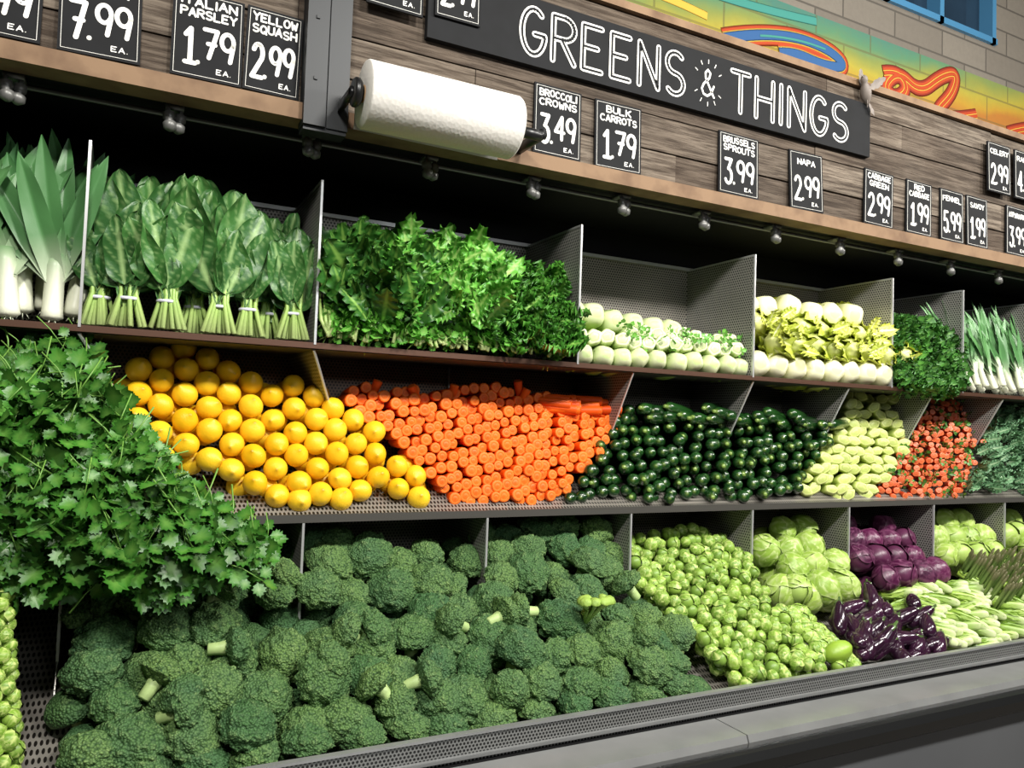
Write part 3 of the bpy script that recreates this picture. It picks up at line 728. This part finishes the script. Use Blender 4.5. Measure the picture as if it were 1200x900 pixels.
# collards
SS=[-1,-.85,-.65,-.45,-.25,-.04,.04,.25,.45,.65,.85,1]
cl=[leaf_t(.33,.062,P_coll,40,.009,2.2,c,i*2,fold=.22,fp=2,mw=.04,veins=.4,s=SS,pk=.0016,vk=6,vp=5) for i,c in enumerate((-.05,-.14,.05,-.22,.0))]
tie=lathe([(.026,-.004),(.029,-.002),(.029,.002),(.026,.004)],16)
ins=[];tl=[];st=[]
for bx_,by,s in ((-.06,2.06,.92),(.0,2.03,.95),(.085,2.02,1.05),(.15,2.09,1.0),(.205,2.03,1.03),(.275,2.04,.92),(.33,2.09,.9),(.385,2.04,.75)):
    cz=1.765
    for k in range(8):
        a=-1+2*k/7+U(-.12,.12)
        base=Vector((bx_+a*.014,by+U(-.012,.03),cz-.03))
        ins.append((R.choice(cl),basis(base,(a*.24,U(-.10,.22),1),(a*.7+U(-.3,.3),-1,U(-.1,.2)),(s*U(.85,1.1),s,s*U(.85,1.05))),U(0,1)))
    for k in range(4):
        ins.append((R.choice(cl),basis(Vector((bx_+U(-.01,.01),by-.014,cz-.01)),(U(-.35,.35),-.12,U(.6,1)),(U(-.5,.5),-1,.1),s*U(.55,.8)),U(0,1)))
    for k in range(22):
        a=U(-1,1); b=U(-1,1)
        st.append((tube([(bx_+a*.040,by-.01+b*.02,1.688),(bx_+a*.017,by+b*.015,cz),(bx_+a*.022,by+b*.015,cz+.10)],[.0066,.0055,.004],6,[.7,.15,.05]),None,U(0,1)))
    tl.append((tie,Matrix.Translation((bx_,by,cz-.01))@Matrix.Diagonal((.85,.75,1,1)),.5))
ob=empty('collard_green_bunches'); build('collard_leaves',ins,[m_coll],ob); build('collard_stems',st,[m_stem],ob); build('twist_ties',tl,[m_tie],ob)

# leafy greens bay .435-1.23
big=[leaf_t(.15,.045,P_oval,16,.010,5,c,i,fold=.1,lob=.25,lobk=5) for i,c in enumerate((.1,-.2,.3))]
mus=[leaf_t(.17,.055,P_oval,24,.018,7,c,i,fold=.15,lob=.3,lobk=8,veins=.5) for i,c in enumerate((.1,-.2,.3))]
cur=[leaf_t(.10,.042,P_oval,20,.022,6,c,i,fold=.2,lob=.1,lobk=9,veins=.3) for i,c in enumerate((.1,-.2,.3))]
up=lambda p:(Vector((U(-.6,.6),U(-.8,.1),U(.2,1))),Vector((U(-.4,.4),-1,U(0,.7))))
def YT(x,z): return 2.0+(z-1.70)*.42
ob=empty('leafy_green_bunches')
leafmass('chicory_leaves',190,rect([(.50,1.74),(.50,1.90),(.56,1.94),(.70,1.93),(.72,1.74)],YT),big,m_kale,(.65,1.05),up,[blob((.6,2.14,1.82),(.12,.1,.13),4)],ob,(-.06,.06))
leafmass('mustard_leaves',170,rect([(.66,1.76),(.66,1.90),(.75,1.93),(.92,1.92),(.94,1.76)],lambda x,z:YT(x,z)-.015),mus,m_must,(.5,.95),up,[blob((.8,2.16,1.82),(.14,.1,.13),5)],ob,(-.05,.06))
leafmass('curly_kale_leaves',480,rect([(.91,1.73),(.90,1.90),(1.02,1.96),(1.19,1.95),(1.195,1.72)],YT),cur,prod('curly_kale_leaf','#2f6a1c','#4a8a2c','#96c45e',.42,bs_=60,bstr=.3),(.45,.85),out,[blob((1.07,2.16,1.82),(.12,.1,.13),6)],ob,(-.05,.05))
leafmass('lower_sprigs',300,rect([(.47,1.705),(.47,1.77),(1.19,1.77),(1.19,1.705)],lambda x,z:2.01),sprigs,m_must,(.6,.9),out,None,ob)
st=[]
for k in range(80):
    x=U(.46,1.2); st.append((tube([(x,1.98,1.69+U(0,.02)),(x+U(-.03,.03),1.99,1.74),(x+U(-.05,.05),2.05,1.86)],[.005,.005,.003],6,[1,.4,.1]),None,U(0,1)))
build('green_stems',st,[m_stem],ob)

# bok choy bay
ins=[]
for i in range(10): ins.append((R.choice(gbulbs),basis((1.265+i*.072,2.0+U(-.01,.01),1.715+U(-.004,.004)),Vector((-.25,-1,.1))+rv(.1),(U(-1,1),0,1),(.034,.034,.045)),U(0,1)))
for i in range(13): ins.append((cel,basis((1.255+i*.053,2.02+U(-.01,.01),1.770+U(-.006,.006)),Vector((-.3,-1,.15))+rv(.2),(U(-1,1),0,1),(.029,.025,.03)),U(0,.5)))
for i in range(6): ins.append((gbulbs[i%3],basis((1.265+i*.078,2.07,1.835+U(-.006,.006)+.02*(i<2)),Vector((-.25,-1,.15))+rv(.12),(U(-1,1),0,1),(.040,.040,.045)),U(0,1)))
for i in range(9): ins.append((cel,basis((1.47+i*.053,2.05,1.808+U(-.012,.006)),Vector((-.4,-1,.2))+rv(.25),(U(-1,1),0,1),(.028,.024,.03)),U(0,.5)))
g=[]
for i in range(110): g.append((R.choice(sprigs),basis((U(1.40,1.92),U(2.0,2.1),U(1.75,1.82)),Vector((0,-.6,.4))+rv(.7),(U(-1,1),-1,.5),U(.4,.6)),U(0,1)))
ob=empty('bok_choy_and_celery_rows'); build('bok_choy',ins,[m_bulb],ob); build('celery_leaves',g,[m_must],ob)
# napa bay
ins=[]
for i in range(8): ins.append((bulbs[i%3],basis((1.985+i*.092,1.995+U(-.01,.01),1.730),Vector((-.25,-1,.1))+rv(.1),(U(-1,1),0,1),(.046,.046,.05)),U(.5,1)))
for i in range(8): ins.append((napas[i%3],basis((2.02+i*.098,1.99,1.815+U(-.006,.006)),Vector((-.95,-.6,.1))+rv(.12),(0,-1,1),(.046,.046,.056)),U(0,1)))
for i in range(7): ins.append((napas[i%3],basis((1.99+i*.108,2.05,1.885+U(-.006,.006)),Vector((-.9,-.7,.1))+rv(.2),(0,-1,1),(.048,.048,.055)),U(.2,1)))
for i in range(6): ins.append((bulbs[i%3],basis((1.985+i*.112,2.07,1.955+U(-.012,.014)),Vector((-.35,-1,.1))+rv(.2),(U(-1,1),0,1),(.046,.046,.05)),U(.5,1)))
for i in range(22): ins.append((kf[i%4],basis((U(1.97,2.58),1.985,U(1.79,1.90)),(U(-1,1),-.2,U(-.2,.6)),(0,-1,.3),U(.6,.9)),U(0,1)))
build('napa_cabbage_rows',ins,[m_napa])
def YM(x,z): return 1.99+(z-1.66)*.35
dk=[leaf_t(.05,.022,P_oval,8,.010,4,.1,i,fold=.2) for i in range(3)]
leafmass('curly_parsley_mound',1300,rect([(2.66,1.70),(2.68,1.88),(2.80,1.97),(3.05,1.96),(3.16,1.88),(3.10,1.70),(3.0,1.66),(2.75,1.67)],YM),dk+sprigs[:2],prod('curly_parsley','#2a5c20','#43802e','#79ad4e',.5),(.6,1.0),out,[blob((2.9,2.14,1.82),(.22,.1,.14),7)])
ins=[]
for i in range(60):
    x=3.16+i*.02+U(-.01,.01)
    ins.append((lk[i%4],basis((x,2.0+(i%3)*.03,1.69+U(0,.03)),(U(-.3,.3)-.25,.25,1),(U(-.3,.3),-1,0),(U(.5,.7),U(.5,.7),U(.75,.95))),U(.5,1)))
build('scallion_display',ins,[m_leek])
leafmass('romaine_display',420,rect([(4.45,1.70),(4.45,1.95),(6.3,1.95),(6.3,1.70)],YT),big,m_must,(.9,1.4),up)
leafmass('chard_display',240,rect([(-2.1,1.72),(-2.1,1.96),(-1.0,1.96),(-1.0,1.72)],YT),big,m_kale,(.8,1.2),up)

# ------------------------------------------------------------ produce: lower tier
def low(s): return 2.13-.49*s, 1.145-.365*s
def lowpts(x0,x1,sp,jit,s0=0,s1=1.0,rot=0):
    L=.61; o=[]
    for a,b in hexpts([(x0,s0*L),(x1,s0*L),(x1,s1*L+.001),(x0,s1*L+.001)],sp,None,jit,rot):
        y,z=low(b/L); o.append((a,y,z,b/L))
    return o
NL=Vector((0,-.6,.8))
bt=[broccoli_t(i) for i in range(5)]; bl=[broccoli_t(9+i,3) for i in range(2)]
ins=[]
def putb(L,o0=-.018,o1=.022,k=1.0,jn=.4):
    for x,y,z,s in L:
        r=U(.050,.072)*k; o=U(o0,o1)
        if s>.93: y=max(y,1.675); z=max(z,.80)
        ins.append((R.choice(bt),basis((x,y-o*.6*(s<.9),z+o*.8),NL+rv(jn),rv(1),(r,r,r*U(.95,1.15))),U(0,1)))
for (a,b) in ((-.05,.41),(.46,.93),(.975,1.43)): putb(lowpts(a,b,.100,.2,0,.36))
putb(lowpts(-.09,1.50,.103,.2,.42,.98))
for i in range(14): # front row lying against the rail
    x=-.03+i*.108+U(-.015,.015)
    ins.append((R.choice(bt),basis((x,1.678,.785+U(-.008,.012)),Vector((0,-.25,1))+rv(.3),rv(1),U(.050,.058)),U(0,1)))
for x,y,z,s in lowpts(-.06,1.5,.11,.2,0,.97): ins.append((R.choice(bl),basis((x,y+.05,z-.055),NL+rv(.5),rv(1),.06),U(0,.4)))
for k in range(17):
    s=U(.2,.85); y,z=low(s); x=U(.0,1.42)
    ins.append((R.choice(bt),basis((x,y-.025,z+.035),(U(-1,1),U(-.3,.3),U(.0,.6)),rv(1),.050),U(.3,1)))
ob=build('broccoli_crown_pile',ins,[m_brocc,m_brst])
ins=[]
for k in range(14):
    a=U(0,6.28); x=1.17+.022*math.cos(a); y=1.78+.02*math.sin(a)
    ins.append((tube([(1.165,1.82,.94),(x,y,.995),(x+.02*math.cos(a),y-.02,1.02)],[.006,.004,.003],6,[.3,.3,.2],1),None,.5))
    ins.append((bl[k%2],basis((x+.02*math.cos(a),y-.02,1.02),(math.cos(a)*.5,-.4,1),(1,0,0),.017),U(0,1)))
build('broccolini_head',ins+[(kf[i%4],basis((1.17+U(-.03,.03),1.79,.98),(U(-1,1),-.5,.8),(0,-1,0),.5),U(0,1)) for i in range(7)],[prod('pale_floret','#84a344','#97b650','#b8ce74',.6),m_stem])
# brussels sprouts
bs=[cabbage_t(40+i,5,12,5,2,.07) for i in range(4)]
ins=[]
for x,y,z,s in lowpts(1.465,1.945,.042,.28,.0,.985,.2):
    if x<1.47+max(0,.12*(s-.5)/.5): continue
    for lay in (0,1):
        o=U(-.012,.014) if lay==0 else -.035
        ins.append((R.choice(bs),basis((x+lay*.018,y-o*.6,z+o*.8-.01),rv(1),rv(1),U(.0185,.0245)),U(0,1)))
for i in range(60):
    s=U(.6,.98); y,z=low(s); ins.append((R.choice(bs),basis((1.95+U(0,.12)*s,y,z-.012),rv(1),rv(1),.021),U(0,1)))
build('brussels_sprout_pile',ins,[m_brus])
# cabbages
cbs=[cabbage_t(i) for i in range(5)]
def cabs(name,x0,x1,mat,sp,r,s1=.62,n0=0):
    ins=[]
    for x,y,z,s in lowpts(x0+r,x1-r*.6,sp,.08,0,s1):
        for lay in (0,1):
            ins.append((R.choice(cbs),basis((x,y+lay*.08,z-.02-lay*.06),rv(1),rv(1),r*U(.88,1.08)),U(0,1)))
    build(name,ins,[mat])
cabs('green_cabbage_pile',1.965,2.42,m_cab,.108,.056,.5)
cabs('red_cabbage_pile',2.435,2.91,m_rcab,.100,.053,.5)
cabs('savoy_cabbage_pile',2.925,3.385,m_cab,.104,.055,.45)
cabs('turnip_cabbage_pile',3.40,3.87,m_cab,.104,.055,.45)
cabs('late_red_cabbage_pile',4.4,5.8,m_rcab,.112,.058,.62)
ins=[(cbs[1],basis((2.13,1.93,.925),rv(1),rv(1),.066),.9),(cbs[2],basis((2.25,1.93,.93),rv(1),rv(1),.064),1.0),(cbs[3],basis((2.04,1.94,.945),rv(1),rv(1),.060),.6)]
build('loose_cabbages',ins,[m_cab])
build('chayote_squash',[(lathe([(.02,-1.1),(.5,-.98),(.85,-.6),(1,-.1),(.9,.4),(.65,.8),(.35,1.02),(.05,1.08)],20,lobes=5,la=.04),basis((2.005,1.675,.822),(.9,-.2,.35),(0,-1,0),(.033,.033,.045)),.6)],[prod('chayote_skin','#86aa34','#98b840','#b4ca66',.4)])
# eggplants
egp=merge([lathe([(.05,-1),(.6,-.92),(.92,-.6),(1,-.2),(.88,.3),(.68,.7),(.5,.95),(.35,1.05)],18),lathe([(.60,.78),(.5,.95),(.36,1.07),(.2,1.1),(.13,1.35),(.02,1.36)],12,[1]*6,lobes=4,la=.15)])
ins=[]
for k in range(40):
    s=U(.60,.97); y,z=low(s); x=U(2.10,2.54)
    ins.append((egp,basis((x,y,z-.005+U(-.02,.02)),(U(.3,1.2),U(-.2,.7),U(.0,.5)),(0,-1,1),(.027,.027,U(.052,.068))),U(0,1)))
build('eggplant_pile',ins,[m_egg])
# baby bok choy front
ins=[]
for k in range(130):
    s=U(.55,.97); y,z=low(s); x=U(2.57,3.30)
    ins.append((R.choice(gbulbs),basis((x,y,z-.012+U(-.02,.015)),(U(.3,1),U(-.8,-.2),U(-.3,.3)),(0,-1,1),(.016,.016,.026)),U(0,1)))
build('baby_bok_choy_pile',ins,[m_bulb])
asp=lathe([(.9,-6),(1,0),(.95,3),(1.15,3.6),(1.0,4.6),(.6,5.4),(.1,5.8)],8,[0,0,.2,.7,.9,1,1])
ins=[]
for k in range(460):
    x=U(2.95,4.3); s=U(.42,.72); y,z=low(s)
    ins.append((asp,basis((x,y-.03,z+.012),(U(-.15,.15),-.5,.9),(1,0,0),(.0055,.0055,.012)),U(0,1)))
build('asparagus_bundle',ins,[m_asp])
ins=[]
for x,y,z,s in lowpts(3.35,5.9,.07,.15,.78,.98): ins.append((egp,basis((x,y,z),rv(1),(0,0,1),(.03,.03,.045)),U(0,1)))
build('sweet_potato_pile',ins,[prod('sweet_potato_skin','#8a4a35','#a05a40','#8a4a35',.6)])
# brussels stalks (left)
ins=[]
for sx,sy in ((-.165,1.70),(-.245,1.74),(-.33,1.72),(-.42,1.73),(-.50,1.72)):
    for k in range(80):
        h=k/80; a=k*2.4; x=sx-.05*h; z=.80+.34*h
        ins.append((R.choice(bs),basis((x+math.cos(a)*.030,sy+.1*h+math.sin(a)*.030,z),(math.cos(a),math.sin(a),.3),rv(1),U(.013,.019)),U(0,1)))
    ins.append((tube([(sx,sy,.78),(sx-.05,sy+.1,1.15)],[.02,.014],10,[.3,.3]),None,.5))
build('brussels_sprout_stalks',ins,[m_brus])

# ------------------------------------------------------------ lights
def lamp(name,loc,target,size,sy,power,col):
    h=empty(name,loc)
    L=bpy.data.lights.new(name+'_light','AREA'); L.shape='RECTANGLE'; L.size=size; L.size_y=sy; L.energy=power; L.color=col
    o=bpy.data.objects.new('lamp_light',L); COLL.objects.link(o); o.parent=h
    dirv=Vector(target)-Vector(loc); q=dirv.to_track_quat('-Z','Y'); o.rotation_euler=q.to_euler()
    build('lamp_housing',[(box(-size/2-.02,size/2+.02,-sy/2-.02,sy/2+.02,.01,.06),q.to_matrix().to_4x4(),.5),box(-.01,.01,-.01,.01,.05,4.99-loc[2])],[m_blk],h,False)
W=(1,.965,.90)
lamp('track_lamp',(-.3,.0,3.2),(.0,2.1,1.2),.4,.2,52,W)
lamp('track_lamp',(1.1,.0,3.2),(1.0,2.1,1.2),.4,.2,58,W)
lamp('track_lamp',(2.4,.0,3.2),(2.3,2.1,1.2),.4,.2,60,W)
lamp('track_lamp',(3.8,.1,3.2),(3.6,2.1,1.3),.4,.2,60,W)
lamp('track_lamp',(5.2,.1,3.2),(5.0,2.1,1.6),.4,.2,45,W)
lamp('added_fill',(1.5,-1.8,2.7),(1.5,2.3,1.6),2.0,.8,20,(.95,.98,1))  # added fill light, out of view, softens the shade under the shelves
lamp('added_mural_fill',(3.4,1.2,4.5),(3.4,2.7,3.3),1.6,.2,15,W)  # unseen light added to brighten the mural
w=bpy.data.worlds.new('World'); scene.world=w; w.use_nodes=True
w.node_tree.nodes['Background'].inputs[0].default_value=(.35,.45,.6,1); w.node_tree.nodes['Background'].inputs[1].default_value=.5

# ------------------------------------------------------------ camera
cam=bpy.data.cameras.new('camera'); cam.lens=27; cam.sensor_width=36; cam.clip_start=.05
co=bpy.data.objects.new('camera',cam); COLL.objects.link(co)
M=Matrix.Translation((0,0,1.5))@Matrix.Rotation(math.radians(-26.86),4,'Z')@Matrix.Rotation(math.radians(90+2.67),4,'X')@Matrix.Rotation(math.radians(2),4,'Z')
co.matrix_world=M; scene.camera=co
